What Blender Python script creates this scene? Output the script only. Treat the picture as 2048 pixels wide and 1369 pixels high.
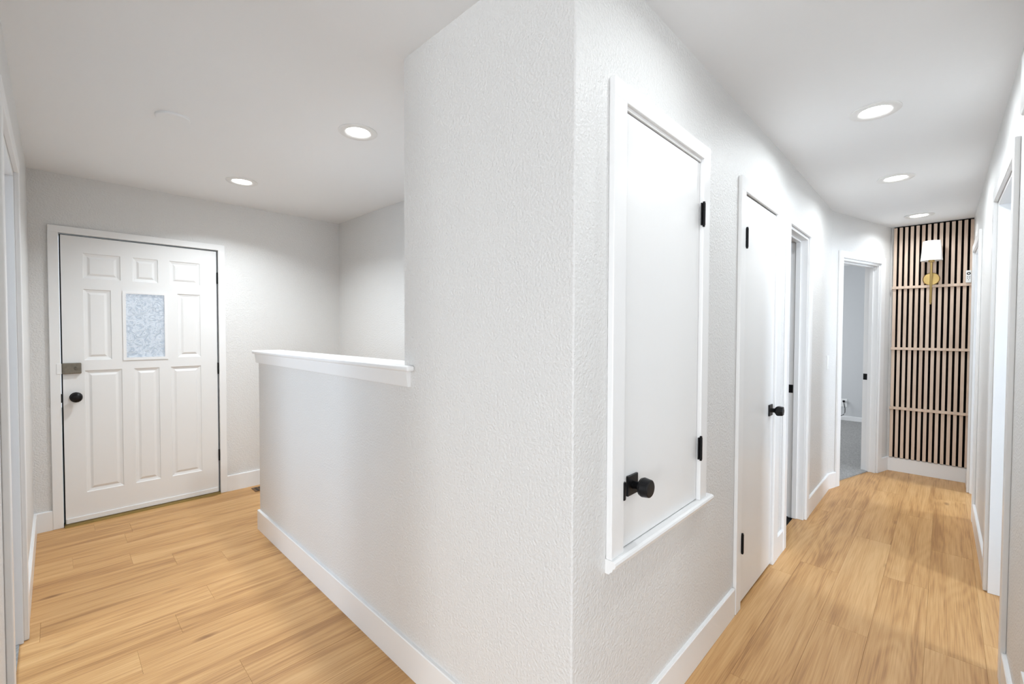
import bpy, bmesh, math, random
from mathutils import Vector, Matrix

# ------------------------------------------------------------------ camera, world, big lights
random.seed(7)
S = bpy.context.scene
C = S.collection
for o in list(bpy.data.objects):
    bpy.data.objects.remove(o)
H = 1.37                                   # camera height
YAW, PIT, ROL, FPX = math.radians(44.2), math.radians(-1.35), math.radians(0.185), 890.5
fw = Vector((math.cos(YAW)*math.cos(PIT), math.sin(YAW)*math.cos(PIT), math.sin(PIT)))
r0 = Vector((math.sin(YAW), -math.cos(YAW), 0)); u0 = r0.cross(fw)
rr = r0*math.cos(ROL) + u0*math.sin(ROL); uu = -r0*math.sin(ROL) + u0*math.cos(ROL)
cd = bpy.data.cameras.new('camera'); cam = bpy.data.objects.new('camera', cd); C.objects.link(cam)
cam.matrix_world = Matrix(((rr.x, uu.x, -fw.x, 0), (rr.y, uu.y, -fw.y, 0), (rr.z, uu.z, -fw.z, H), (0, 0, 0, 1)))
cd.sensor_width = 36; cd.lens = FPX/2048*36; cd.clip_start = .01
S.camera = cam
S.view_settings.view_transform = 'Standard'; S.view_settings.look = 'None'
S.view_settings.gamma = 1; S.view_settings.use_curve_mapping = False
S.view_settings.exposure = 0.73

w = bpy.data.worlds.new('world'); S.world = w; w.use_nodes = True
w.node_tree.nodes['Background'].inputs[0].default_value = (.76, .83, .92, 1)
w.node_tree.nodes['Background'].inputs[1].default_value = .62

def area(name, loc, rot, sx, sy, power, col, shape='RECTANGLE'):
    l = bpy.data.lights.new(name, 'AREA'); l.shape = shape; l.size = sx
    if shape == 'RECTANGLE': l.size_y = sy
    l.energy = power; l.color = col
    o = bpy.data.objects.new(name, l); C.objects.link(o); o.location = loc; o.rotation_euler = rot
    return o
P_LAMP, P_WIN_B, P_WIN_A, P_BED, P_LEFT = 6.4, 42, 42, 42, 32
P_LIV = 106; TILT = math.radians(27); DAYN = (.93, .965, 1.0)
DAY = (.74, .86, 1.0)
PI = math.pi
# daylight entering the windows of the rooms off the hall plus added living room fill, each lamp in a window opening
area('window_daylight_b', (2.17, -2.65, 1.6), (PI/2-TILT, 0, 0), .55, 1.1, P_WIN_B, DAY)
area('window_daylight_a', (5.25, -2.55, 1.45), (PI/2-TILT, 0, 0), .7, 1.1, P_WIN_A, DAY)
area('window_daylight_bedroom', (7.1, 3.55, 1.4), (-PI/2+TILT, 0, 0), 1.4, 1.2, P_BED, (.9, .95, 1.0))
area('window_daylight_living_south', (-1.6, -4.85, 1.38), (PI/2-TILT, 0, 0), 2.7, 1.45, P_LIV*.55, DAYN)  # unseen source added as soft fill from behind the camera
area('window_daylight_living_west', (-5.05, -1.2, 1.38), (0, -PI/2+TILT, 0), 1.45, 2.7, P_LIV*1.05, DAYN)  # second added fill, evens out the partition side
area('window_daylight_left', (-2.05, 2.4, 1.5), (0, -PI/2+TILT, 0), 1.1, 1.1, P_LEFT, DAY)

# ------------------------------------------------------------------ pixel -> direction (photo frame 2048x1369)
CP = Vector((0, 0, H))
def ray(x, y): return rr*((x-1024)/FPX) + uu*(-(y-684.5)/FPX) + fw
def on_z(x, y, z=0.0): d = ray(x, y); return CP + d*((z-H)/d.z)
def on_x(x, y, c): d = ray(x, y); return CP + d*(c/d.x)
def on_y(x, y, c): d = ray(x, y); return CP + d*(c/d.y)

# ------------------------------------------------------------------ materials
def mat(name, col, rough=.5, metal=0, bump=None, spec=.5, emit=None, trans=0, vary=None):
    m = bpy.data.materials.new(name); m.use_nodes = True
    nt = m.node_tree; b = nt.nodes['Principled BSDF']
    b.inputs['Base Color'].default_value = (*col, 1); b.inputs['Roughness'].default_value = rough
    b.inputs['Metallic'].default_value = metal; b.inputs['Specular IOR Level'].default_value = spec
    if trans: b.inputs['Transmission Weight'].default_value = trans
    if emit:
        b.inputs['Emission Color'].default_value = (*emit[0], 1); b.inputs['Emission Strength'].default_value = emit[1]
    tc = nt.nodes.new('ShaderNodeTexCoord')
    if bump:
        sc, st, dist, det = bump
        n = nt.nodes.new('ShaderNodeTexNoise'); n.inputs['Scale'].default_value = sc; n.inputs['Detail'].default_value = det
        nt.links.new(tc.outputs['Object'], n.inputs['Vector'])
        bp = nt.nodes.new('ShaderNodeBump'); bp.inputs['Strength'].default_value = st; bp.inputs['Distance'].default_value = dist
        nt.links.new(n.outputs['Fac'], bp.inputs['Height']); nt.links.new(bp.outputs['Normal'], b.inputs['Normal'])
    if vary:                                # slight blotchy tone of the paint or fibre itself
        sc, amt = vary
        n = nt.nodes.new('ShaderNodeTexNoise'); n.inputs['Scale'].default_value = sc; n.inputs['Detail'].default_value = 4
        nt.links.new(tc.outputs['Object'], n.inputs['Vector'])
        mx = nt.nodes.new('ShaderNodeMix'); mx.data_type = 'RGBA'
        mx.inputs['A'].default_value = (*[c*(1-amt) for c in col], 1); mx.inputs['B'].default_value = (*[min(1, c*(1+amt)) for c in col], 1)
        nt.links.new(n.outputs['Fac'], mx.inputs['Factor']); nt.links.new(mx.outputs['Result'], b.inputs['Base Color'])
    return m

WALL = mat('wall_paint', (.765, .76, .748), .42, bump=(115, .8, .0048, 3), vary=(1.5, .012))
CEIL = mat('ceiling_paint', (.905, .92, .935), .75, bump=(22, .16, .004, 5), vary=(1.2, .01))
TRIM = mat('trim_paint', (.88, .88, .878), .28, bump=(40, .03, .002, 2), vary=(3, .008))
DOORP = mat('door_paint', (.85, .85, .845), .30, bump=(30, .04, .002, 2), vary=(4, .01))
BLACK = mat('black_metal', (.006, .006, .007), .38, .3, bump=(60, .04, .001, 2), spec=.35)
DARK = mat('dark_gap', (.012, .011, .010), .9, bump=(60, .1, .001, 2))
DARKROOM = mat('dark_room_paint', (.012, .013, .016), .9, bump=(60, .1, .001, 2))  # darkness of the unlit room put into its wall and floor colour
BRASS = mat('satin_brass', (.50, .355, .14), .34, 1, bump=(200, .05, .0005, 2))
OLDMETAL = mat('old_lock_metal', (.22, .20, .165), .42, .9, bump=(120, .15, .001, 3), vary=(60, .25))
SILL = mat('brass_threshold', (.30, .21, .07), .42, .8, bump=(120, .1, .001, 2), vary=(20, .2))
PLASTIC = mat('white_plastic', (.85, .85, .84), .35, bump=(90, .02, .0005, 1))
LINEN = mat('linen_shade', (.88, .85, .82), .9, bump=(600, .2, .0006, 2))
FELT = mat('black_felt_backing', (.006, .005, .005), .95, bump=(300, .03, .0005, 1), spec=0)
CARPET = mat('grey_carpet', (.50, .49, .475), .95, bump=(420, 1.0, .012, 4), vary=(75, .6))
BEDWALL = mat('bedroom_paint', (.62, .625, .63), .6, bump=(95, .3, .003, 3))
VENT = mat('brown_register_metal', (.16, .085, .035), .5, .4, bump=(80, .1, .001, 2))
OUT = mat('outdoor_ground', (.25, .27, .26), .9, vary=(4, .3))
LENS = mat('lamp_lens', (.95, .95, .95), .5, emit=((1, .985, .96), 9.0), bump=(80, .02, .001, 1))

def glass_mat():
    m = bpy.data.materials.new('frosted_leaf_glass'); m.use_nodes = True
    nt = m.node_tree; b = nt.nodes['Principled BSDF']
    b.inputs['Base Color'].default_value = (.93, .96, 1, 1); b.inputs['Transmission Weight'].default_value = .82
    b.inputs['Roughness'].default_value = .32; b.inputs['IOR'].default_value = 1.3
    tc = nt.nodes.new('ShaderNodeTexCoord')
    no = nt.nodes.new('ShaderNodeTexNoise'); no.inputs['Scale'].default_value = 21; no.inputs['Detail'].default_value = 1.5
    no.inputs['Distortion'].default_value = 3.2
    nt.links.new(tc.outputs['Object'], no.inputs['Vector'])
    bp = nt.nodes.new('ShaderNodeBump'); bp.inputs['Strength'].default_value = .9; bp.inputs['Distance'].default_value = .012
    nt.links.new(no.outputs['Fac'], bp.inputs['Height']); nt.links.new(bp.outputs['Normal'], b.inputs['Normal'])
    cr = nt.nodes.new('ShaderNodeValToRGB'); cr.color_ramp.elements[0].position = .40; cr.color_ramp.elements[1].position = .52
    cr.color_ramp.elements[0].color = (.70, .75, .80, 1); cr.color_ramp.elements[1].color = (.95, .975, 1, 1)
    nt.links.new(no.outputs['Fac'], cr.inputs[0]); nt.links.new(cr.outputs[0], b.inputs['Base Color'])
    return m
GLASS = glass_mat()

def wood(name, dark, mid, light, along='X', gs=1.0, rough=.42, knots=True):
    m = bpy.data.materials.new(name); m.use_nodes = True
    nt = m.node_tree; L = nt.links.new; N = nt.nodes.new
    b = nt.nodes['Principled BSDF']; b.inputs['Roughness'].default_value = rough; b.inputs['Specular IOR Level'].default_value = .45
    tc = N('ShaderNodeTexCoord'); oi = N('ShaderNodeObjectInfo')
    mul = N('ShaderNodeVectorMath'); mul.operation = 'SCALE'; mul.inputs[0].default_value = (37, 13, 5); L(oi.outputs['Random'], mul.inputs['Scale'])
    add = N('ShaderNodeVectorMath'); L(tc.outputs['Object'], add.inputs[0]); L(mul.outputs[0], add.inputs[1])
    def mapped(sx, sy):
        mp = N('ShaderNodeMapping'); mp.inputs['Scale'].default_value = (sx, sy, sy) if along == 'X' else (sy, sy, sx)
        L(add.outputs[0], mp.inputs['Vector']); return mp.outputs[0]
    def noise(v, sc, det, dist=0):
        n = N('ShaderNodeTexNoise'); n.inputs['Scale'].default_value = sc; n.inputs['Detail'].default_value = det
        n.inputs['Distortion'].default_value = dist; L(v, n.inputs['Vector']); return n.outputs['Fac']
    broad = noise(mapped(.8*gs, 15*gs), 1, 4, .5)          # plank-scale streaks
    fine = noise(mapped(4.5*gs, 190*gs), 1, 4)            # pore lines
    # cathedral figure: rings of a stretched distance field
    f0 = noise(mapped(.55*gs, 4.2*gs), 1, 1.5, .3)
    sn = N('ShaderNodeMath'); sn.operation = 'MULTIPLY'; sn.inputs[1].default_value = 95; L(f0, sn.inputs[0])
    sn2 = N('ShaderNodeMath'); sn2.operation = 'SINE'; L(sn.outputs[0], sn2.inputs[0])
    def math_(op, a, bb):
        q = N('ShaderNodeMath'); q.operation = op
        for i, v in enumerate((a, bb)):
            if isinstance(v, (int, float)): q.inputs[i].default_value = v
            else: L(v, q.inputs[i])
        return q.outputs[0]
    t = math_('MULTIPLY', broad, .55)
    t = math_('ADD', t, math_('MULTIPLY', fine, .46))
    t = math_('ADD', t, math_('MULTIPLY', sn2.outputs[0], .03))
    t = math_('ADD', t, math_('MULTIPLY', math_('SUBTRACT', oi.outputs['Random'], .5), .07))
    cr = N('ShaderNodeValToRGB'); e = cr.color_ramp.elements
    e[0].position = .34; e[0].color = (*dark, 1); e[1].position = .66; e[1].color = (*light, 1)
    k = cr.color_ramp.elements.new(.48); k.color = (*mid, 1)
    L(t, cr.inputs[0]); col = cr.outputs[0]
    if knots:
        vo = N('ShaderNodeTexVoronoi'); vo.inputs['Scale'].default_value = 1
        dn = N('ShaderNodeTexNoise'); dn.inputs['Scale'].default_value = 9; L(add.outputs[0], dn.inputs['Vector'])
        dv = N('ShaderNodeVectorMath'); dv.operation = 'SCALE'; dv.inputs['Scale'].default_value = .10; L(dn.outputs['Color'], dv.inputs[0])
        av = N('ShaderNodeVectorMath'); L(mapped(1.9, 5.2), av.inputs[0]); L(dv.outputs[0], av.inputs[1])
        L(av.outputs[0], vo.inputs['Vector'])
        rp = N('ShaderNodeMapRange'); rp.inputs['From Min'].default_value = .015; rp.inputs['From Max'].default_value = .11
        rp.inputs['To Min'].default_value = .85; rp.inputs['To Max'].default_value = 0; L(vo.outputs['Distance'], rp.inputs['Value'])
        mx = N('ShaderNodeMix'); mx.data_type = 'RGBA'; L(rp.outputs[0], mx.inputs['Factor']); L(col, mx.inputs['A'])
        mx.inputs['B'].default_value = (dark[0]*.5, dark[1]*.42, dark[2]*.36, 1); col = mx.outputs['Result']
    L(col, b.inputs['Base Color'])
    bp = N('ShaderNodeBump'); bp.inputs['Strength'].default_value = .12; bp.inputs['Distance'].default_value = .0015
    L(t, bp.inputs['Height']); L(bp.outputs['Normal'], b.inputs['Normal'])
    return m
OAK = wood('oak_plank', (.385, .19, .066), (.56, .305, .115), (.68, .41, .18))
SLAT = wood('pale_oak_slat', (.60, .44, .335), (.69, .535, .42), (.77, .61, .49), along='Z', gs=1.6, rough=.55, knots=False)

# ------------------------------------------------------------------ mesh helpers
def obj(name, bm, m, parent=None, smooth=False):
    me = bpy.data.meshes.new(name); bmesh.ops.recalc_face_normals(bm, faces=bm.faces); bm.to_mesh(me); bm.free()
    me.materials.append(m)
    if smooth:
        for p in me.polygons: p.use_smooth = True
    o = bpy.data.objects.new(name, me); C.objects.link(o)
    if parent: o.parent = parent
    return o
def tag(o, label=None, cat=None, group=None, kind=None):
    if label: o['label'] = label
    if cat: o['category'] = cat
    if group: o['group'] = group
    if kind: o['kind'] = kind
    return o
def empty(name, loc, rz=0, label=None, cat=None, group=None, kind=None):
    o = bpy.data.objects.new(name, None); C.objects.link(o); o.location = loc; o.rotation_euler = (0, 0, rz); o.empty_display_size = .05
    return tag(o, label, cat, group, kind)
def add_box(bm, a, b, bev=0, seg=2):
    x0, x1 = sorted((a[0], b[0])); y0, y1 = sorted((a[1], b[1])); z0, z1 = sorted((a[2], b[2]))
    v = [bm.verts.new(p) for p in ((x0,y0,z0),(x1,y0,z0),(x1,y1,z0),(x0,y1,z0),(x0,y0,z1),(x1,y0,z1),(x1,y1,z1),(x0,y1,z1))]
    f = [bm.faces.new([v[i] for i in q]) for q in ((3,2,1,0),(4,5,6,7),(0,1,5,4),(1,2,6,5),(2,3,7,6),(3,0,4,7))]
    if bev:
        es = set(e for q in f for e in q.edges)
        bmesh.ops.bevel(bm, geom=list(es), offset=bev, segments=seg, affect='EDGES', profile=.5)
    return bm
def box(a, b, bev=0, seg=2): return add_box(bmesh.new(), a, b, bev, seg)
def prism(bm, pts, axis, c0, c1):
    """polygon pts (2D) extruded along axis 'X','Y','Z' from c0 to c1"""
    def mk(p, c): return {'X': (c, p[0], p[1]), 'Y': (p[0], c, p[1]), 'Z': (p[0], p[1], c)}[axis]
    a = [bm.verts.new(mk(p, c0)) for p in pts]; b = [bm.verts.new(mk(p, c1)) for p in pts]
    bm.faces.new(a[::-1]); bm.faces.new(b)
    n = len(pts)
    for i in range(n): bm.faces.new((a[i], a[(i+1) % n], b[(i+1) % n], b[i]))
    return bm
def lathe(bm, prof, n=32, mtx=None):
    """profile of (radius, height) turned about z; open ends capped when radius is 0"""
    rings = []
    for r, z in prof:
        if r < 1e-6: rings.append([bm.verts.new((0, 0, z))])
        else: rings.append([bm.verts.new((r*math.cos(2*PI*i/n), r*math.sin(2*PI*i/n), z)) for i in range(n)])
    vs = [v for g in rings for v in g]
    for a, b in zip(rings, rings[1:]):
        for i in range(n):
            j = (i+1) % n
            if len(a) == 1 and len(b) == 1: break
            if len(a) == 1: bm.faces.new((a[0], b[i], b[j]))
            elif len(b) == 1: bm.faces.new((a[i], a[j], b[0]))
            else: bm.faces.new((a[i], a[j], b[j], b[i]))
    if mtx is not None: bmesh.ops.transform(bm, matrix=mtx, verts=vs)
    return bm
def tube(bm, pts, r, n=10):
    pts = [Vector(p) for p in pts]; rings = []
    for i, p in enumerate(pts):
        t = (pts[min(i+1, len(pts)-1)] - pts[max(i-1, 0)]).normalized()
        a = t.orthogonal().normalized() if abs(t.z) > .9 else t.cross(Vector((0, 0, 1))).normalized()
        b = t.cross(a)
        rings.append([bm.verts.new(p + a*r*math.cos(2*PI*k/n) + b*r*math.sin(2*PI*k/n)) for k in range(n)])
    for A, B in zip(rings, rings[1:]):
        for k in range(n): bm.faces.new((A[k], A[(k+1) % n], B[(k+1) % n], B[k]))
    bm.faces.new(rings[0][::-1]); bm.faces.new(rings[-1])
    return bm
def shade_auto(o, ang=35):
    me = o.data
    for p in me.polygons: p.use_smooth = True
    bm = bmesh.new(); bm.from_mesh(me)
    for e in bm.edges:
        if len(e.link_faces) == 2 and e.calc_face_angle(0) > math.radians(ang): e.smooth = False
    bm.to_mesh(me); bm.free(); return o

class Frame:
    """wall frame: origin p, unit direction d along the wall, n towards the viewer's side; local (s, out, z)"""
    def __init__(self, p, q, n):
        self.p = Vector((p[0], p[1], 0)); v = Vector((q[0]-p[0], q[1]-p[1], 0)); self.L = v.length; self.d = v.normalized()
        self.n = Vector((-self.d.y, self.d.x, 0))
        if self.n.dot(Vector((n[0], n[1], 0))) < 0: self.n = -self.n
    def m(self): return Matrix(((self.d.x, self.n.x, 0, self.p.x), (self.d.y, self.n.y, 0, self.p.y), (0, 0, 1, 0), (0, 0, 0, 1)))
    def place(self, bm): bmesh.ops.transform(bm, matrix=self.m(), verts=bm.verts); return bm

def wall(name, F, t, holes=(), z0=-.02, z1=2.46, s0=0, s1=None, m=WALL, label=None, parent=None):
    """solid wall behind the face plane with rectangular openings, only outside faces kept"""
    s1 = F.L if s1 is None else s1
    ss = sorted({s0, s1, *[h[0] for h in holes], *[h[1] for h in holes]}); zz = sorted({z0, z1, *[h[2] for h in holes if h[2] > z0], *[h[3] for h in holes]})
    def solid(i, j):
        if i < 0 or j < 0 or i >= len(ss)-1 or j >= len(zz)-1: return False
        s, z = (ss[i]+ss[i+1])/2, (zz[j]+zz[j+1])/2
        return not any(h[0] < s < h[1] and h[2] < z < h[3] for h in holes)
    bm = bmesh.new()
    def q(*p): bm.faces.new([bm.verts.new(v) for v in p])
    for i in range(len(ss)-1):
        for j in range(len(zz)-1):
            if not solid(i, j): continue
            a, b, c, d = ss[i], ss[i+1], zz[j], zz[j+1]
            q((a,0,c),(b,0,c),(b,0,d),(a,0,d)); q((a,-t,c),(a,-t,d),(b,-t,d),(b,-t,c))
            if not solid(i-1, j): q((a,0,c),(a,0,d),(a,-t,d),(a,-t,c))
            if not solid(i+1, j): q((b,0,c),(b,-t,c),(b,-t,d),(b,0,d))
            if not solid(i, j-1): q((a,0,c),(a,-t,c),(b,-t,c),(b,0,c))
            if not solid(i, j+1): q((a,0,d),(b,0,d),(b,-t,d),(a,-t,d))
    bmesh.ops.remove_doubles(bm, verts=bm.verts, dist=1e-5)
    o = obj(name, F.place(bm), m, parent)
    if not parent: tag(o, label or 'painted wall', 'wall', kind='structure')
    return o
def fbox(F, a, b, bev=0, seg=2): return F.place(box(a, b, bev, seg))

# ------------------------------------------------------------------ main planes (metres)
XW, YW = .974, .716          # hall-side faces of the partition and of the corridor's left wall
YD, XL, YR = 4.36, -.113, -.176
ZC = 2.44
XE = 5.795                   # end wall behind the slats
YP = 1.545                   # end of the full-height partition
YH = 3.366                   # free end of the half wall
D0, D1 = (4.70, YW), (XE, .397)
F_entry = Frame((XL-.12, YD), (2.15, YD), (0, -1))
F_left = Frame((XL, 1.10), (XL, YD+.1), (1, 0))
F_right = Frame((1.30, -.200), (XE+.1, -.169), (0, 1))
F_part = Frame((XW, YW), (XW, YP), (-1, 0))
F_half = Frame((XW, YP), (XW, YH), (-1, 0))
F_hall = Frame((XW, YW), D0, (0, -1))
F_diag = Frame(D0, D1, (0, -1))
F_end = Frame((XE, YR-.12), (XE, .52), (-1, 0))
def sx(F, x): return (x - F.p.x)/F.d.x      # world x -> s
def sy(F, y): return (y - F.p.y)/F.d.y

# ------------------------------------------------------------------ floor: individual oak planks on a subfloor
floor = empty('floor', (0, 0, 0), label='light oak plank floor running through entry and hallway', cat='floor', kind='structure')
sub = box((-.24, -.32, -.06), (5.9, 4.5, -.0125)); obj('subfloor', sub, DARK, floor)
PW = .1855
GAP = .0002
def plank(x0, x1, y0, y1):
    bm = bmesh.new(); L, W, c, T = x1-x0-2*GAP, y1-y0-2*GAP, .0006, .012
    def ring(ins, z): return [bm.verts.new(p) for p in ((ins, ins, z), (L-ins, ins, z), (L-ins, W-ins, z), (ins, W-ins, z))]
    a, b, t = ring(0, -T), ring(0, -c), ring(c, 0)
    for A, B in ((a, b), (b, t)):
        for i in range(4): bm.faces.new((A[i], A[(i+1) % 4], B[(i+1) % 4], B[i]))
    bm.faces.new(t); bm.faces.new(a[::-1])
    o = obj('plank', bm, OAK, floor); o.location = (x0+GAP, y0+GAP, 0)
ends = {0: .387, -1: .228, 1: .551, 5: .303, 7: .31}
k = -15
PL = 1.22
while True:
    y0, y1 = 2.45+PW*k, 2.45+PW*(k+1)
    if y0 > YD+.02: break
    ya, yb = max(y0, -.31), min(y1, YD+.03)
    if yb-ya > .02:
        xa = XL-.12; xb = 2.06 if ya > YP-.15 else (XW+.10 if ya > YW+.02 else (5.30 if ya > .42 else XE+.08))
        e = ends.get(k, random.uniform(0, PL))
        e -= math.ceil((e-xa)/PL)*PL
        x = e
        while x < xb:
            a, b = max(x, xa), min(x+PL, xb)
            if b-a > .03: plank(a, b, ya, yb)
            x += PL
    k += 1

# ceiling: flat, sinking a little towards the far end of the corridor
def zc(x): return ZC if x < 3.2 else ZC-.034*min(1, (x-3.2)/(XE-3.2))
bm = bmesh.new()
xs = [-5.2, 3.2, XE, 9.0]
prism(bm, [(x, zc(x)) for x in xs] + [(9.0, 2.6), (-5.2, 2.6)], 'Y', -5.0, 4.75)
tag(obj('ceiling', bm, CEIL), 'smooth white painted ceiling over entry and hallway', 'ceiling', kind='structure')

# ------------------------------------------------------------------ walls
# measured on the photo, door plane
def dx(x, y): return on_y(x, y, YD)
DL, DR, DT, DB = .038, .949, 2.026, .016         # entry door leaf
wall('wall_entry', F_entry, .14, [(sx(F_entry, DL-.012), sx(F_entry, DR+.012), -.02, DT+.012)], label='light grey entry wall holding the front door')
LO0, LO1, LOT = 2.02, 2.875, 2.045               # doorway in the left wall
wall('wall_left', F_left, .115, [(sy(F_left, LO0), sy(F_left, LO1), -.02, LOT)], label='light grey wall with white doorway at left picture edge')
RB0, RB1, RA0, RA1, RT = 2.60, 3.425, 4.665, 5.435, 2.05
wall('wall_right', F_right, .115, [(sx(F_right, RB0), sx(F_right, RB1), -.02, RT), (sx(F_right, RA0), sx(F_right, RA1), -.02, RT)], label='light grey hallway wall with two doorways at right')
# partition with a softly rounded outside corner
bm = bmesh.new(); rad = .006
pts = [(XW, YP), (XW, YW+rad)] + [(XW+rad-rad*math.cos(a), YW+rad-rad*math.sin(a)) for a in [PI/2*i/5 for i in range(1, 5)]] + [(XW+rad, YW), (XW+.08, YW), (XW+.08, YW+.115), (XW+.115, YW+.115), (XW+.115, YP-.12), (2.15, YP-.12), (2.15, YP)]
prism(bm, pts, 'Z', -.02, 2.46)
tag(shade_auto(obj('wall_partition', bm, WALL), 20), 'textured light grey partition wall jutting out in the centre', 'wall', kind='structure')
HATCH = (1.213, 1.806, .690, 2.047)
CL = (2.345, 2.921, 0, 2.047)
O2 = (3.222, 3.80, 0, 2.05)
wall('wall_hallway', F_hall, .115, [(sx(F_hall, a)-.004, sx(F_hall, b)+.004, c-.02 if c < .1 else c-.004, d+.004) for a, b, c, d in (HATCH, CL, O2)], s0=.08, s1=F_hall.L+.01,
     label='light grey hallway wall with cupboard hatch and white doors')
O3 = (.18, .905, 0, 2.03)
wall('wall_angled', F_diag, .115, [(O3[0], O3[1], -.02, O3[3])], s1=F_diag.L+.03, label='angled light grey wall around the bedroom doorway')
wall('wall_end', F_end, .10, label='narrow end wall of the hallway behind the slat panel')
HWT = .115
wall('wall_half', F_half, HWT, z1=1.21, label='light grey half wall with white cap beside the entry')
pS0, pS1 = (1.995, YD+.05), (2.035, 1.4)
wall('wall_stairwell', Frame(pS0, pS1, (-1, 0)), .1, label='light grey wall behind the half wall beside the entry')

# rooms off the hall
def room(tagname, x0, x1, y0, y1, m, skip='', win=None, label='', t=.1):
    sides = {'S': ((x0, y0), (x1, y0), (0, 1)), 'N': ((x0, y1), (x1, y1), (0, -1)), 'W': ((x0, y0), (x0, y1), (1, 0)), 'E': ((x1, y0), (x1, y1), (-1, 0))}
    for k_, (p, q, n) in sides.items():
        if k_ in skip: continue
        F = Frame(p, q, n); holes = []
        if win and win[0] == k_: holes = [win[1:]]
        wall(f'wall_{tagname}_{ {"S":"south","N":"north","W":"west","E":"east"}[k_] }', F, t, holes, s0=-.1, s1=F.L+.1, m=m, label=label)
room('office', 1.42, 4.08, -2.6, YR-.135, WALL, 'N', ('S', .45, 1.05, 1.0, 2.2), 'light wall of the room beyond the nearer right doorway')
room('study', 4.18, 6.4, -2.5, YR-.135, WALL, 'NW', ('S', .72, 1.42, .9, 2.0), 'light wall of the room beyond the farther right doorway')
room('bedroom', 4.42, 8.55, .50, 3.5, BEDWALL, 'SW', ('N', 1.98, 3.38, .8, 2.0), 'grey bedroom wall seen through the angled doorway')
wall('wall_bedroom_west', Frame((4.44, YW+.09), (4.44, 3.6), (1, 0)), .1, m=BEDWALL, label='grey bedroom wall behind the hallway wall')
wall('wall_bedroom_south', Frame((XE+.10, .45), (8.65, .45), (0, 1)), .1, m=BEDWALL, label='grey bedroom side wall beyond the slat panel')
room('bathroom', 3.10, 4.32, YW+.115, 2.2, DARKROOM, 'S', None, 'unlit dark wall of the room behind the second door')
room('side', -2.0, XL-.115, 1.2, 3.6, WALL, 'E', ('W', .65, 1.75, .95, 2.05), 'light wall of the room beyond the left doorway')
room('living', -5.0, 1.31, -4.8, 1.10, WALL, 'NE', ('S', 2.0, 4.8, .6, 2.15), 'light wall of the living room behind the camera')
wall('wall_living_north', Frame((-5.1, 1.10), (XL-.115, 1.10), (0, -1)), .1, label='light living room wall left of the hallway mouth')
wall('wall_living_east', Frame((1.30, -4.9), (1.30, -.203), (-1, 0)), .1, label='light living room wall right of the hallway mouth')
wall('wall_living_window', Frame((-5.0, -4.8), (-5.0, 1.1), (1, 0)), .1, [(2.2, 5.0, .6, 2.15)], label='light living room wall with the wide window')
bpy.data.objects.remove(bpy.data.objects['wall_living_west'])
def slab(name, a, b, m, label):
    return tag(obj(name, box(a, b), m), label, 'floor', kind='structure')
slab('floor_office', (1.35, -2.7, -.06), (4.1, -.3, -.001), CARPET, 'grey carpet of the room beyond the nearer right doorway')
slab('floor_living', (-5.1, -4.9, -.06), (1.35, 1.2, -.0128), CARPET, 'grey carpet of the living room behind the camera')
slab('floor_study', (4.1, -2.6, -.06), (6.5, -.3, -.001), CARPET, 'grey carpet of the room beyond the farther right doorway')
slab('floor_side', (-2.1, 1.1, -.06), (XL-.012, 3.7, .005), CARPET, 'grey carpet in the doorway at left picture edge')
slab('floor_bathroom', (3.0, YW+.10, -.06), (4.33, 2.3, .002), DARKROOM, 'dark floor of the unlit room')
# bedroom carpet follows the angled wall
bm = bmesh.new()
c0 = F_diag.p + F_diag.d*.0 - F_diag.n*.055; c1 = F_diag.p + F_diag.d*(F_diag.L+.1) - F_diag.n*.055
prism(bm, [(4.4, c0.y+.05), (c0.x, c0.y), (c1.x, c1.y), (8.65, .42), (8.65, 3.6), (4.4, 3.6)], 'Z', -.05, .009)
tag(obj('floor_bedroom', bm, CARPET), 'grey speckled bedroom carpet seen through the angled doorway', 'carpet', kind='structure')
slab('outdoor_ground', (-1.5, YD+.14, -.3), (3, 12, -.1), OUT, 'grey ground outside the front door')['kind'] = 'structure'

# ------------------------------------------------------------------ baseboards
BH, BT = .134, .014
def bb_mesh(L, t=BT, h=BH):
    bm = bmesh.new()
    prof = [(0, .0005), (t, .0005), (t, h-.004), (t-.003, h), (0, h)]
    prism(bm, prof, 'X', 0, L); return bm
def baseboard(name, F, runs, label, h=BH):
    root = empty(name, F.p, label=label, cat='baseboard', kind='structure')
    for a, b in runs:
        o = obj('board', F.place(_sh(bb_mesh(b-a, BT, h), a)), TRIM, None); _par(o, root)
    return root
def _sh(bm, s): bmesh.ops.translate(bm, vec=(s, 0, 0), verts=bm.verts); return bm
def _par(o, root):                        # world-space mesh under an empty that is not at the origin
    o.parent = root; o.matrix_parent_inverse = Matrix.Translation(root.location).inverted() if not any(root.rotation_euler) else (Matrix.Translation(root.location) @ root.rotation_euler.to_matrix().to_4x4()).inverted()
    return o
CW = .062                                  # casing width
eL, eR = on_y(93.1, 448, YD-.016).x, on_y(449.5, 491, YD-.016).x     # entry casing outer edges
baseboard('baseboard_entry', F_entry, [(sx(F_entry, XL+.0), sx(F_entry, eL)), (sx(F_entry, eR), sx(F_entry, 1.995))], 'white baseboard on the entry wall beside the front door')
baseboard('baseboard_left', F_left, [(0, sy(F_left, LO0-CW)), (sy(F_left, LO1+CW), sy(F_left, YD-.014))], 'white baseboard on the left wall near the front door')
b = baseboard('baseboard_partition', F_part, [(-BT, F_part.L+F_half.L+BT)], 'white baseboard along the partition and half wall')
Fe = Frame((XW-.0, YH), (XW+HWT, YH), (0, 1))
_par(obj('end_board', Fe.place(bb_mesh(HWT)), TRIM), b)
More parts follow.
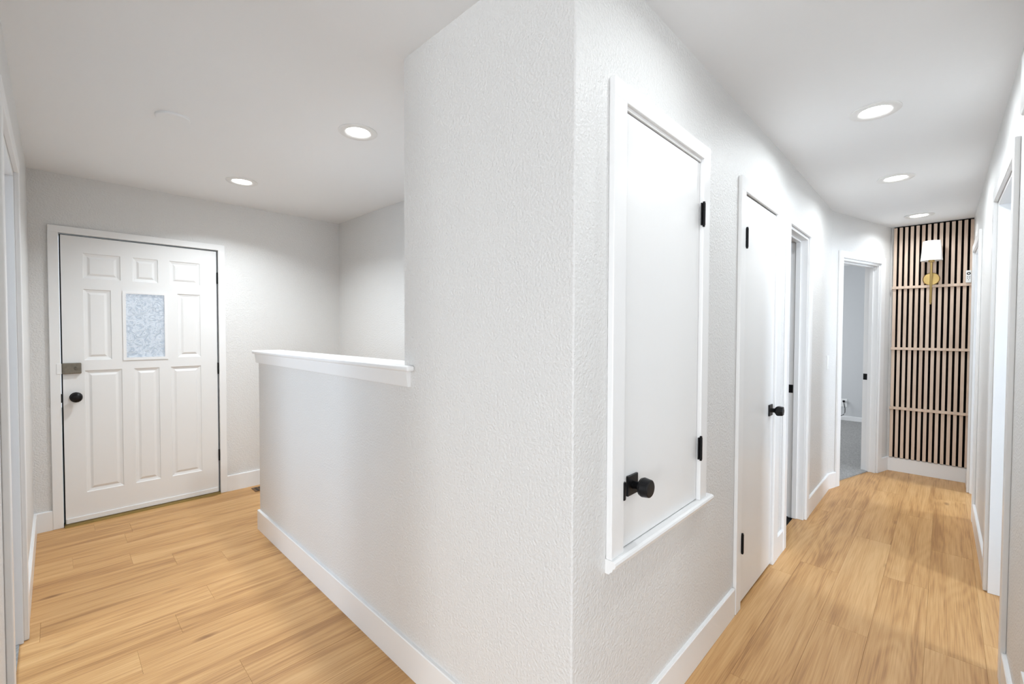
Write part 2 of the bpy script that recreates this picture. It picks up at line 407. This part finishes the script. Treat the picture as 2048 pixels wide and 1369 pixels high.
Fb = Frame((XW+HWT, YP), (XW+HWT, YH+BT), (1, 0)); _par(obj('back_board', Fb.place(bb_mesh(Fb.L)), TRIM), b)
baseboard('baseboard_hallway', F_hall, [(-BT, sx(F_hall, CL[0]-CW-.014)), (sx(F_hall, CL[1]+.095), sx(F_hall, O2[0]-CW)), (sx(F_hall, O2[1]+CW+.02), F_hall.L)], 'white baseboard along the hallway wall below the hatch')
baseboard('baseboard_angled', F_diag, [(0, O3[0]-CW), (O3[1]+CW+.02, F_diag.L-.01)], 'white baseboard on the angled wall beside the bedroom doorway')
baseboard('baseboard_end', Frame((XE, YR), (XE, .40), (-1, 0)), [(0, .40-YR)], 'white baseboard under the slat panel at hallway end')
baseboard('baseboard_right', F_right, [(0, sx(F_right, RB0-CW)), (sx(F_right, RB1+CW), sx(F_right, RA0-CW)), (sx(F_right, RA1+CW), sx(F_right, XE-.014))], 'white baseboard along the right hallway wall')
baseboard('baseboard_bedroom', Frame((8.55, .45), (8.55, 3.5), (-1, 0)), [(0, 3.05)], 'white baseboard of the bedroom behind the angled doorway', .075)

# ------------------------------------------------------------------ casings and jambs
def casing(name, F, hole, label, wl=CW, wr=CW, wh=CW, t=.017, depth=.115, jamb=True, stop=None, legs=True, z0=.001, jin=0):
    """flat boards around an opening: two side boards, a head board, jamb boards lining the opening, optional door stop at depth `stop`"""
    s0, s1, c, top = hole
    root = empty(name, F.p + F.d*((s0+s1)/2), label=label, cat='door trim', kind='structure')
    R = .006
    def put(nm, a, b, bev=.003): _par(obj(nm, fbox(F, a, b, bev), TRIM), root)
    put('side_board', (s0-wl, 0, z0), (s0-R+.004, t, top+wh-.001)); put('side_board', (s1+R-.004, 0, z0), (s1+wr, t, top+wh-.001))
    put('head_board', (s0-wl+.0006, 0, top+R-.004), (s1+wr-.0006, t+.0006, top+wh))
    if jamb:
        J = .018
        put('jamb', (s0, .001, z0), (s0+J, -depth, top), .001); put('jamb', (s1-J, .001, z0), (s1, -depth, top), .001); put('head_jamb', (s0+J, .001, top-J), (s1-J, -depth, top), .001)
        if stop is not None:
            put('door_stop', (s0+J, -stop, z0), (s0+J+.011, -stop-.032, top-J), .002); put('door_stop', (s1-J-.011, -stop, z0), (s1-J, -stop-.032, top-J), .002)
            put('door_stop', (s0+J+.011, -stop, top-J-.011), (s1-J-.011, -stop-.032, top-J), .002)
    return root
def hs(F, h): return (sx(F, h[0]), sx(F, h[1]), h[2], h[3])
# front door: frame sized on the photograph
T1 = casing('trim_1', F_entry, (sx(F_entry, DL-.008), sx(F_entry, DR+.008), 0, DT+.008), 'white flat casing around the front door', wl=DL-.008-eL, wr=eR-DR-.008, wh=on_y(93.1, 448, YD-.016).z-DT-.008, depth=.14, jamb=False)
hd = hs(F_hall, CL)
casing('trim_3', F_hall, (hd[0], hd[1], 0, CL[3]), 'white casing around the tall flush closet door', wl=.07, wr=.095, wh=.067, jamb=False)
t2 = casing('trim_4', F_hall, hs(F_hall, O2), 'white casing and jambs of the second hallway doorway, standing open', wl=CW, wr=CW+.02, depth=.115, stop=.042)
t5 = casing('trim_5', F_diag, O3, 'white casing and jambs of the bedroom doorway in the angled wall', wr=CW+.02, depth=.115, stop=.042)
casing('trim_6', F_right, hs(F_right, (RB0, RB1, 0, RT)), 'white casing of the nearer doorway in the right wall', depth=.115)
casing('trim_7', F_right, hs(F_right, (RA0, RA1, 0, RT)), 'white casing of the farther doorway in the right wall', depth=.115)
casing('trim_8', F_left, (sy(F_left, LO0), sy(F_left, LO1), 0, LOT), 'white casing and jambs of the doorway at left picture edge', depth=.115, stop=.05)
# strike plates on the two jambs
def strike(F, s, z, root, w=.045, y0=-.006):
    o = obj('strike_plate', fbox(F, (s-.003, y0, z-.03), (s+.001, y0-w, z+.03), .001), BLACK); _par(o, root); o['label'] = 'small black strike plate'
strike(F_hall, sx(F_hall, O2[1])-.018, .955, t2, .030, -.078)
strike(F_diag, O3[1]-.018, .935, t5, .034, -.076)

# half wall cap
root = empty('trim_2', (XW, (YP+YH)/2, 1.15), label='white moulded cap on top of the half wall', cat='wall cap', kind='structure')
bm = bmesh.new(); prism(bm, [(XW-.033, 1.474), (XW, 1.474), (XW, YP), (XW+HWT+.035, YP), (XW+HWT+.035, YH+.036), (XW-.033, YH+.036)], 'Z', 1.213, 1.235)
bmesh.ops.bevel(bm, geom=[e for e in bm.edges], offset=.008, segments=3, affect='EDGES', profile=.6)
_par(shade_auto(obj('cap_board', bm, TRIM), 50), root)
apr = [(0, 1.151), (.012, 1.151), (.014, 1.153), (.021, 1.206), (.021, 1.214), (0, 1.214)]
bm = bmesh.new(); prism(bm, apr, 'X', -(YP-1.502), F_half.L+.014)
_par(obj('apron_moulding', F_half.place(bm), TRIM), root)
bm = bmesh.new(); prism(bm, apr, 'X', -.014, HWT+.014); _par(obj('end_moulding', Fe.place(bm), TRIM), root)
Fb = Frame((XW+HWT, YP), (XW+HWT, YH), (1, 0)); bm = bmesh.new(); prism(bm, apr, 'X', 0, Fb.L); _par(obj('back_moulding', Fb.place(bm), TRIM), root)

# ------------------------------------------------------------------ front door
door = empty('door_1', (DL, YD, 0), label='white panelled front door with small frosted glass pane', cat='door', kind='structure')
FY = YD + .004                                   # leaf face
def pq(x, y):                                    # pixel in the zoomed crop -> door plane (x, z)
    p = on_y(x/2.0125, 420+y/2.0125, FY); return p.x, p.z
def prect(*q):
    P = [pq(*c) for c in q]
    return ((P[0][0]+P[3][0])/2, (P[1][0]+P[2][0])/2, (P[2][1]+P[3][1])/2, (P[0][1]+P[1][1])/2)
panels = [prect((330,175),(483,188),(485,288),(335,270)), prect((530,192),(635,202),(637,295),(535,288)), prect((680,205),(805,215),(803,310),(683,298)),
          prect((332,320),(447,325),(450,603),(340,603)), prect((713,338),(806,342),(808,595),(718,590)),
          prect((340,645),(493,642),(500,1110),(352,1138)), prect((537,638),(640,636),(650,1080),(552,1100)), prect((685,632),(808,626),(816,1050),(697,1072))]
gl = prect((493,327),(672,337),(675,600),(498,604))
# line the rows and columns of panels up
def common(idx, k_):
    v = sum(panels[i][k_] for i in idx)/len(idx)
    for i in idx: p = list(panels[i]); p[k_] = v; panels[i] = tuple(p)
for idx, k_ in (((0,1,2),2),((0,1,2),3),((3,4),2),((3,4),3),((5,6,7),2),((5,6,7),3),((0,3,5),0),((2,4,7),1),((0,5),1),((2,7),0),((1,6),0),((1,6),1)): common(idx, k_)
# leaf: front sheet with rectangular cut-outs for panels and glass
Fd = Frame((DL, FY), (DR, FY), (0, -1))
holes = [(p[0]-DL, p[1]-DL, p[2], p[3]) for p in panels]; gh = (gl[0]-DL, gl[1]-DL, gl[2], gl[3])
wall('leaf', Fd, .016, holes+[gh], z0=DB, z1=DT, m=DOORP, parent=None)
leaf = bpy.data.objects['leaf']; 
for k_ in ('label', 'category', 'kind'): 
    if k_ in leaf: del leaf[k_]
_par(leaf, door)
wall('leaf_core', Frame((DL, FY+.016), (DR, FY+.016), (0, -1)), .026, [gh], z0=DB, z1=DT, m=DOORP)
core = bpy.data.objects['leaf_core']
for k_ in ('label', 'category', 'kind'):
    if k_ in core: del core[k_]
_par(core, door)
def raised_panel(h):
    s0, s1, c, d = h; bm = bmesh.new(); prev = None
    for ins, out in ((0, 0), (.004, -.005), (.016, -.0085), (.020, -.0095), (.024, -.0095), (.036, -.0035), (.038, -.003)):
        r_ = [bm.verts.new(p) for p in ((s0+ins, out, c+ins), (s1-ins, out, c+ins), (s1-ins, out, d-ins), (s0+ins, out, d-ins))]
        if prev:
            for i in range(4): bm.faces.new((prev[i], prev[(i+1) % 4], r_[(i+1) % 4], r_[i]))
        prev = r_
    bm.faces.new(prev)
    bmesh.ops.transform(bm, matrix=Fd.m(), verts=bm.verts)
    me = bpy.data.meshes.new('panel'); bm.to_mesh(me); bm.free(); me.materials.append(DOORP)
    o = bpy.data.objects.new('panel', me); C.objects.link(o); _par(o, door)
for h in holes: raised_panel(h)
fr = bmesh.new(); s0, s1, c, d = gh; fwid = .017
for a, b in (((s0-.002, .006, c-.002), (s0+fwid, -.012, d+.002)), ((s1-fwid, .006, c-.002), (s1+.002, -.012, d+.002)), ((s0+fwid, .006, c-.002), (s1-fwid, -.012, c+fwid)), ((s0+fwid, .006, d-fwid), (s1-fwid, -.012, d+.002))):
    add_box(fr, a, b)
gf = obj('glass_frame', Fd.place(fr), TRIM); _par(gf, door); gf['label'] = 'thin bright white frame'
gp = obj('glass_pane', fbox(Fd, (s0+fwid, -.014, c+fwid), (s1-fwid, -.018, d-fwid)), GLASS); _par(gp, door); gp['label'] = 'frosted pane with leafy pattern'
sw = obj('bottom_sweep', fbox(Fd, (.004, 0, DB+.001), (DR-DL-.004, .009, DB+.036), .002), TRIM); _par(sw, door)
for z in (on_y(433, 557, FY).z, on_y(435, 737, FY).z, on_y(437, 910, FY).z):
    bm = box((DR-DL+.001, -.004, z-.045), (DR-DL+.008, .003, z+.045), .001)
    tube(bm, [(DR-DL+.004, .008, z-.047), (DR-DL+.004, .008, z+.047)], .0055, 12)
    h_ = obj('hinge', Fd.place(bm), BLACK); _par(h_, door)
# rim lock
a = on_y(127, 727, FY); b_ = on_y(163, 747, FY)
lk = obj('rim_lock', box((a.x-.008, FY-.022, b_.z), (b_.x, FY, a.z), .005), OLDMETAL); _par(lk, door); lk['label'] = 'worn grey metal rim lock'
bm = bmesh.new(); lathe(bm, [(0, .006), (.010, .006), (.012, .003), (.012, 0)], 20, Matrix.Translation((b_.x-.026, FY-.022, (a.z+b_.z)/2)) @ Matrix.Rotation(PI/2, 4, 'X'))
add_box(bm, (b_.x-.028, FY-.036, (a.z+b_.z)/2-.010), (b_.x-.024, FY-.027, (a.z+b_.z)/2+.010), .001)
tt = obj('thumb_turn', bm, OLDMETAL); tt.parent = lk; tt.matrix_parent_inverse = lk.matrix_parent_inverse.inverted() @ lk.matrix_parent_inverse
kp = on_y(152.5, 796, FY-.04)
bm = bmesh.new(); lathe(bm, [(0, .066), (.018, .065), (.028, .060), (.0325, .050), (.031, .040), (.022, .030), (.012, .024), (.012, .010), (.030, .008), (.034, .004), (.034, 0)], 32, Matrix.Translation((kp.x, FY, kp.z)) @ Matrix.Rotation(PI/2, 4, 'X'))
kn = shade_auto(obj('knob', bm, BLACK), 50); _par(kn, door); kn['label'] = 'round black door knob'
_par(obj('keeper', box((DL-.030, YD-.020, b_.z+.002), (DL-.006, YD-.016, a.z-.002), .001), TRIM), T1)
_par(obj('strike_plate', box((DL-.011, YD-.019, kp.z-.03), (DL-.0035, YD+.005, kp.z+.03), .002), BLACK), T1)
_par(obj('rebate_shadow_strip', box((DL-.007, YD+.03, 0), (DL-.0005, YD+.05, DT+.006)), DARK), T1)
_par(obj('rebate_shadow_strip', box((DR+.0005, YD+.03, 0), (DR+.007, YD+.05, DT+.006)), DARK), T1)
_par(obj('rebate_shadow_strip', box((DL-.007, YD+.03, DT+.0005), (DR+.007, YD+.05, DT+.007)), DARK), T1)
bm = bmesh.new(); prism(bm, [(YD-.034, .0005), (YD-.031, .013), (YD+.0, .0155), (YD+.10, .015), (YD+.10, .0005)], 'X', DL-.006, DR+.006)
tag(obj('trim_9', bm, SILL), 'dull brass threshold under the front door', 'threshold', kind='structure')

# ------------------------------------------------------------------ cupboard hatch in the hallway wall
def square_knob(root, F, s, z, y0, faces=6):
    b = obj('rosette', fbox(F, (s-.032, y0, z-.032), (s+.032, y0+.008, z+.032), .002), BLACK); _par(b, root)
    bm = bmesh.new(); n = 40 if faces > 8 else faces
    M = F.m() @ Matrix.Translation((s, y0, z)) @ Matrix.Rotation(-PI/2, 4, 'X')
    lathe(bm, [(.013, .006), (.012, .024), (.016, .030)], 24, M)
    k_ = shade_auto(obj('knob_neck', bm, BLACK), 40); _par(k_, root)
    bm = bmesh.new(); lathe(bm, [(0, .028), (.016, .028), (.0275, .036), (.0305, .044), (.0275, .066), (.025, .068), (0, .0695)], n, M)
    k_ = obj('knob', bm, BLACK)
    shade_auto(k_, 28); _par(k_, root); k_['label'] = 'chunky black knob'
def hinge(root, F, s, z, hgt=.09, out=.0):
    bm = box((s-.014, out-.002, z-hgt/2), (s+.014, out+.003, z+hgt/2), .0008)
    tube(bm, [(s, out+.006, z-hgt/2), (s, out+.006, z+hgt/2)], .006, 12)
    for e in (-1, 1): add_box(bm, (s-.004, out+.002, z+e*(hgt/2+.003)-.003), (s+.004, out+.010, z+e*(hgt/2+.003)+.003), .001)
    h_ = obj('hinge', F.place(bm), BLACK); _par(h_, root)
h = hs(F_hall, HATCH)
hatch = empty('door_2', F_hall.p+F_hall.d*((h[0]+h[1])/2)+Vector((0, 0, h[2])), label='small white flush cupboard door set high in the hallway wall', cat='cupboard door', kind='structure')
_par(obj('leaf', fbox(F_hall, (h[0]+.003, .004, h[2]+.003), (h[1]-.0018, -.024, h[3]-.004), .002), DOORP), hatch)
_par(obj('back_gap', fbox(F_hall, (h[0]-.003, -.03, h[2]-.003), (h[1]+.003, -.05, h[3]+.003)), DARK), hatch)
square_knob(hatch, F_hall, sx(F_hall, 1.281), .883, .004, 40)
for z in (1.839, .902): hinge(hatch, F_hall, h[1]+.002, z, .088, .014)
_par(obj('latch_plate', fbox(F_hall, (h[0]-.007, .008, .852), (h[0]+.005, .0235, .910), .003), BLACK), hatch)
tr = empty('trim_10', hatch.location, label='white casing with moulded sill around the cupboard hatch', cat='door trim', kind='structure')
top = 2.114; oL, oR = sx(F_hall, 1.141), sx(F_hall, 1.873)
for nm, a, b in (('side_board', (oL, 0, .690), (h[0]-.001, .020, top)), ('side_board', (h[1]+.001, 0, .690), (oR, .020, top)), ('head_board', (oL+.0006, 0, h[3]+.010), (oR-.0006, .0206, top+.0005)),
                 ('head_stop', (h[0], -.002, h[3]-.001), (h[1], .010, h[3]+.012))):
    _par(obj(nm, fbox(F_hall, a, b, .003), TRIM), tr)
sp = [(0, .648), (.012, .648), (.018, .655), (.024, .659), (.026, .667), (.033, .672), (.036, .680), (.034, .687), (.026, .6905), (0, .6905)]
bm = bmesh.new(); prism(bm, sp, 'X', oL-.002, oR+.042); _par(obj('sill_moulding', F_hall.place(bm), TRIM), tr)

# tall closet door
cl = empty('door_3', F_hall.p+F_hall.d*((hd[0]+hd[1])/2), label='tall white flush closet door with black knob in the hallway wall', cat='door', kind='structure')
_par(obj('leaf', fbox(F_hall, (hd[0]+.002, .004, .014), (hd[1]-.002, -.031, CL[3]-.003), .002), DOORP), cl)
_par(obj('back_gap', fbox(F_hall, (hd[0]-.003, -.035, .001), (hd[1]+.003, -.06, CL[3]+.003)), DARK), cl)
square_knob(cl, F_hall, sx(F_hall, 2.852), .925, .004, 6)
for z in (1.828, .328): hinge(cl, F_hall, hd[0]+.004, z, .092, .014)

# ------------------------------------------------------------------ recessed ceiling lights
def downlight(x, y, label, pw=1.0, spread=170):
    z = zc(x)
    t = empty('recessed_light', (x, y, z), label=label, cat='ceiling light', group='recessed ceiling lights')
    bm = bmesh.new(); lathe(bm, [(.100, 0), (.100, -.003), (.096, -.006), (.070, -.0065), (.064, -.004), (.060, -.0015), (.060, 0)], 48)
    shade_auto(obj('trim_ring', bm, PLASTIC, t), 40)
    bm = bmesh.new(); lathe(bm, [(.0605, -.0005), (.0605, -.0018), (.05, -.0035), (0, -.0045)], 48)
    obj('lens', bm, LENS, t, True)
    l = area('lamp', (0, 0, -.012), (0, 0, 0), .115, .115, P_LAMP*pw, (.89, .955, 1.0), 'DISK'); l.parent = t; l.data.spread = math.radians(spread)
    return t
downlight(1.155, 2.284, 'recessed ceiling light nearest the partition, above the half wall', pw=1.3, spread=145)
downlight(.955, 3.635, 'recessed ceiling light in front of the front door', pw=1.45, spread=138)
downlight(2.779, .262, 'nearest recessed light in view along the hallway ceiling', pw=.8)
downlight(4.03, .262, 'middle recessed light of the three along the hallway ceiling', pw=.8, spread=165)
downlight(5.36, .185, 'farthest recessed hallway light, just before the slat panel', pw=.40, spread=150)
downlight(1.40, .27, 'recessed light just out of view at the near end of the hallway', pw=.3)  # added out of view to lift the near hallway
bm = bmesh.new(); lathe(bm, [(.072, 0), (.072, -.008), (.068, -.011), (0, -.011)], 48)
o = tag(shade_auto(obj('ceiling_cover_plate', bm, CEIL), 30), 'thin round blank plate painted over on the entry ceiling', 'cover plate'); o.location = (.432, 2.80, ZC)

# ------------------------------------------------------------------ slat panel at the end of the hall
PX = XE-.004; PFACE = 5.765
panel = empty('slat_panel', (PX, .10, .14), label='floor to ceiling pale oak slat panel with black gaps at hallway end', cat='wall panel')
yl, yr_ = .377, -.172
ztop = zc(XE)-.012
_par(obj('backing', box((PX, yr_, .140), (PX-.008, yl, zc(XE)-.002)), FELT), panel)
n = 14; pitch = (yl-yr_+.0165)/n; sw_ = pitch-.0165
rails = [(.617, .641), (1.203, 1.227), (1.797, 1.822)]
secs = [(.141, .617), (.641, 1.203), (1.227, 1.797), (1.822, ztop)]
for za, zb in secs:
    bm = box((0, -sw_/2, 0), (.018, sw_/2, zb-za), .0012, 1)
    me = None
    for i in range(n):
        if me is None:
            o = obj('slat', bm, SLAT); me = o.data
        else:
            o = bpy.data.objects.new('slat', me); C.objects.link(o)
        o.parent = panel
        o.location = (PFACE-PX + .0, (yl - sw_/2 - pitch*i) - .10, za-.14)
for za, zb in rails:
    o = obj('rail', box((PFACE-.016, yr_-.001, za), (PX-.006, yl+.006, zb), .0015, 1), SLAT); _par(o, panel)

# wall sconce
sc = empty('wall_sconce', (PFACE, .103, 1.63), label='brass wall sconce with white tapered fabric shade on the slat panel', cat='wall lamp')
SXx, SYy = PFACE-.105, .102
def lz(z): return z-1.63
bm = bmesh.new(); lathe(bm, [(.060, 0), (.060, .010), (.054, .018), (.02, .020), (0, .020)], 40, Matrix.Translation((0, 0, lz(1.876))) @ Matrix.Rotation(-PI/2, 4, 'Y'))
shade_auto(obj('back_plate', bm, BRASS, sc), 40)
bm = bmesh.new(); tube(bm, [(-.015, 0, lz(1.876)), (-.105, 0, lz(1.876))], .007, 14); obj('arm', bm, BRASS, sc, True)
bm = bmesh.new(); lathe(bm, [(0, lz(1.634)), (.0045, lz(1.634)), (.006, lz(1.640)), (.006, lz(1.648)), (.0085, lz(1.652)), (.0085, lz(2.03))], 16, Matrix.Translation((-.105, 0, 0)))
obj('stem', bm, BRASS, sc, True)
bm = bmesh.new(); lathe(bm, [(.0085, lz(2.022)), (.021, lz(2.024)), (.022, lz(2.045)), (.016, lz(2.050)), (.015, lz(2.10)), (0, lz(2.10))], 24, Matrix.Translation((-.105, 0, 0)))
shade_auto(obj('socket_cup', bm, BRASS, sc), 40)
bm = bmesh.new(); lathe(bm, [(.076, lz(2.036)), (.0615, lz(2.216)), (.0600, lz(2.216)), (.0745, lz(2.036)), (.076, lz(2.036))], 48, Matrix.Translation((-.105, 0, 0)))
sh = obj('lamp_shade', bm, LINEN, sc, True); sh['label'] = 'white tapered fabric shade'

# small remote standing on the upper rail
rm = empty('remote_control', (PFACE-.012, -.142, 1.822), label='small white remote control standing on the upper slat rail', cat='remote control')
rb = obj('body', box((-.018, -.018, 0), (0, .018, .112), .006), PLASTIC, rm)
bm = bmesh.new(); lathe(bm, [(.0125, 0), (.0125, .002), (.006, .002), (.006, 0)], 24, Matrix.Translation((-.018, 0, .083)) @ Matrix.Rotation(-PI/2, 4, 'Y')); obj('ring_button', bm, BLACK, rb)
for yy, zz in ((-.007, .055), (.007, .055), (-.007, .041), (.007, .041), (0, .026)):
    bm = bmesh.new(); lathe(bm, [(.0032, 0), (.0032, .0015), (0, .0018)], 12, Matrix.Translation((-.018, yy, zz)) @ Matrix.Rotation(-PI/2, 4, 'Y')); obj('button', bm, BLACK, rb)

# light switch
F = F_hall; s = sx(F, 4.60); z = 1.115
swt = empty('light_switch', F.p+F.d*s+Vector((0, 0, z)), label='white rocker light switch between second doorway and angled wall', cat='light switch')
_par(obj('plate', fbox(F, (s-.037, 0, z-.059), (s+.037, .006, z+.059), .003), PLASTIC), swt)
_par(obj('rocker', fbox(F, (s-.017, .004, z-.033), (s+.017, .009, z+.033), .002), PLASTIC), swt)

# outlet with plug and cord in the bedroom
op = on_x(1688, 806, 8.55)
ot = empty('wall_outlet', (8.55, op.y, op.z), label='white outlet plate on the bedroom wall above the baseboard', cat='outlet')
obj('plate', box((-.006, -.042, -.062), (0, .042, .062), .003), PLASTIC, ot)
for zz in (-.024, .024): obj('socket', box((-.009, -.017, zz-.016), (-.004, .017, zz+.016), .002), PLASTIC, ot)
pc = empty('power_cord', (8.55-.009, op.y, op.z), label='black plug and cord hanging from the bedroom outlet', cat='cord')
obj('plug', box((-.030, -.014, .010), (-.001, .014, .040), .004), BLACK, pc)
bm = bmesh.new(); tube(bm, [(-.028, 0, .022), (-.045, -.004, .010), (-.05, -.012, -.03), (-.05, -.022, -.08), (-.05, -.022, -.14), (-.05, -.005, -.18), (-.05, .03, -.20), (-.05, .09, -.205), (-.05, .2, -.235), (-.05, .4, -.26)], .005, 8)
obj('cable', bm, BLACK, pc, True)

# floor register beside the half wall end
vp = on_z(517, 979)
fv = empty('floor_vent', (vp.x+.10, vp.y, 0), label='brown floor register beyond the end of the half wall', cat='floor vent')
obj('frame', box((-.14, -.06, 0), (.17, .06, .004), .001), VENT, fv)
for i in range(9): obj('louver', box((-.12+i*.031, -.045, .004), (-.106+i*.031, .045, .006)), BLACK, fv)

# wall box high on the right wall and return-air grille low on it
F = F_right; s = sx(F, 2.245)
db = empty('door_chime', F.p+F.d*(s-.1)+Vector((0, 0, 2.18)), label='white rounded chime box high on right wall at picture edge', cat='door chime')
_par(shade_auto(obj('cover', fbox(F, (s-.20, .0, 2.085), (s, .030, 2.285), .012, 4), PLASTIC), 50), db)
_par(obj('base', fbox(F, (s-.205, 0, 2.08), (s+.003, .006, 2.29), .002), PLASTIC), db)
s = sx(F, 2.03)
rg = empty('return_air_grille', F.p+F.d*(s-.2)+Vector((0, 0, .25)), label='white return air grille low on right wall at picture corner', cat='vent grille')
for a, b in (((s-.45, 0, .320), (s, .012, .345)), ((s-.45, 0, .160), (s, .012, .190)), ((s-.03, 0, .190), (s, .012, .320)), ((s-.45, 0, .190), (s-.42, .012, .320))):
    _par(obj('frame_bar', fbox(F, a, b, .002), PLASTIC), rg)
for i in range(8): _par(obj('slat', fbox(F, (s-.42, .001, .195+i*.0158), (s-.03, .008, .203+i*.0158)), PLASTIC), rg)
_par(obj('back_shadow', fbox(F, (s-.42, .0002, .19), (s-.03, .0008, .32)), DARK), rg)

# window frames of the daylit rooms and of the added living room windows
def window(n, F, s0, s1, z0, z1, label):
    wn = empty(f'window_{n}', F.p+F.d*((s0+s1)/2), label=label, cat='window', kind='structure')
    for a, b in (((s0, -.02, z0), (s0+.05, -.08, z1)), ((s1-.05, -.02, z0), (s1, -.08, z1)), ((s0+.05, -.02, z0), (s1-.05, -.08, z0+.05)), ((s0+.05, -.02, z1-.05), (s1-.05, -.08, z1)), (((s0+s1)/2-.02, -.03, z0+.05), ((s0+s1)/2+.02, -.07, z1-.05))):
        _par(obj('frame_bar', fbox(F, a, b, .003), TRIM), wn)
window(1, Frame((1.42, -2.6), (4.08, -2.6), (0, 1)), .45, 1.05, 1.0, 2.2, 'white framed window of the room beyond the nearer right doorway')
window(2, Frame((4.18, -2.5), (6.4, -2.5), (0, 1)), .72, 1.42, .9, 2.0, 'white framed window of the room beyond the farther right doorway')
window(3, Frame((4.42, 3.5), (8.55, 3.5), (0, -1)), 1.98, 3.38, .8, 2.0, 'white framed bedroom window')
window(5, Frame((-5.0, -4.8), (1.31, -4.8), (0, 1)), 2.0, 4.8, .6, 2.15, 'white framed living room window behind the camera')
window(6, Frame((-5.0, -4.8), (-5.0, 1.1), (1, 0)), 2.2, 5.0, .6, 2.15, 'wide white framed living room window left of the camera')
window(4, Frame((-2.0, 1.2), (-2.0, 3.6), (1, 0)), .65, 1.75, .95, 2.05, 'white framed window of the room beyond the left doorway')
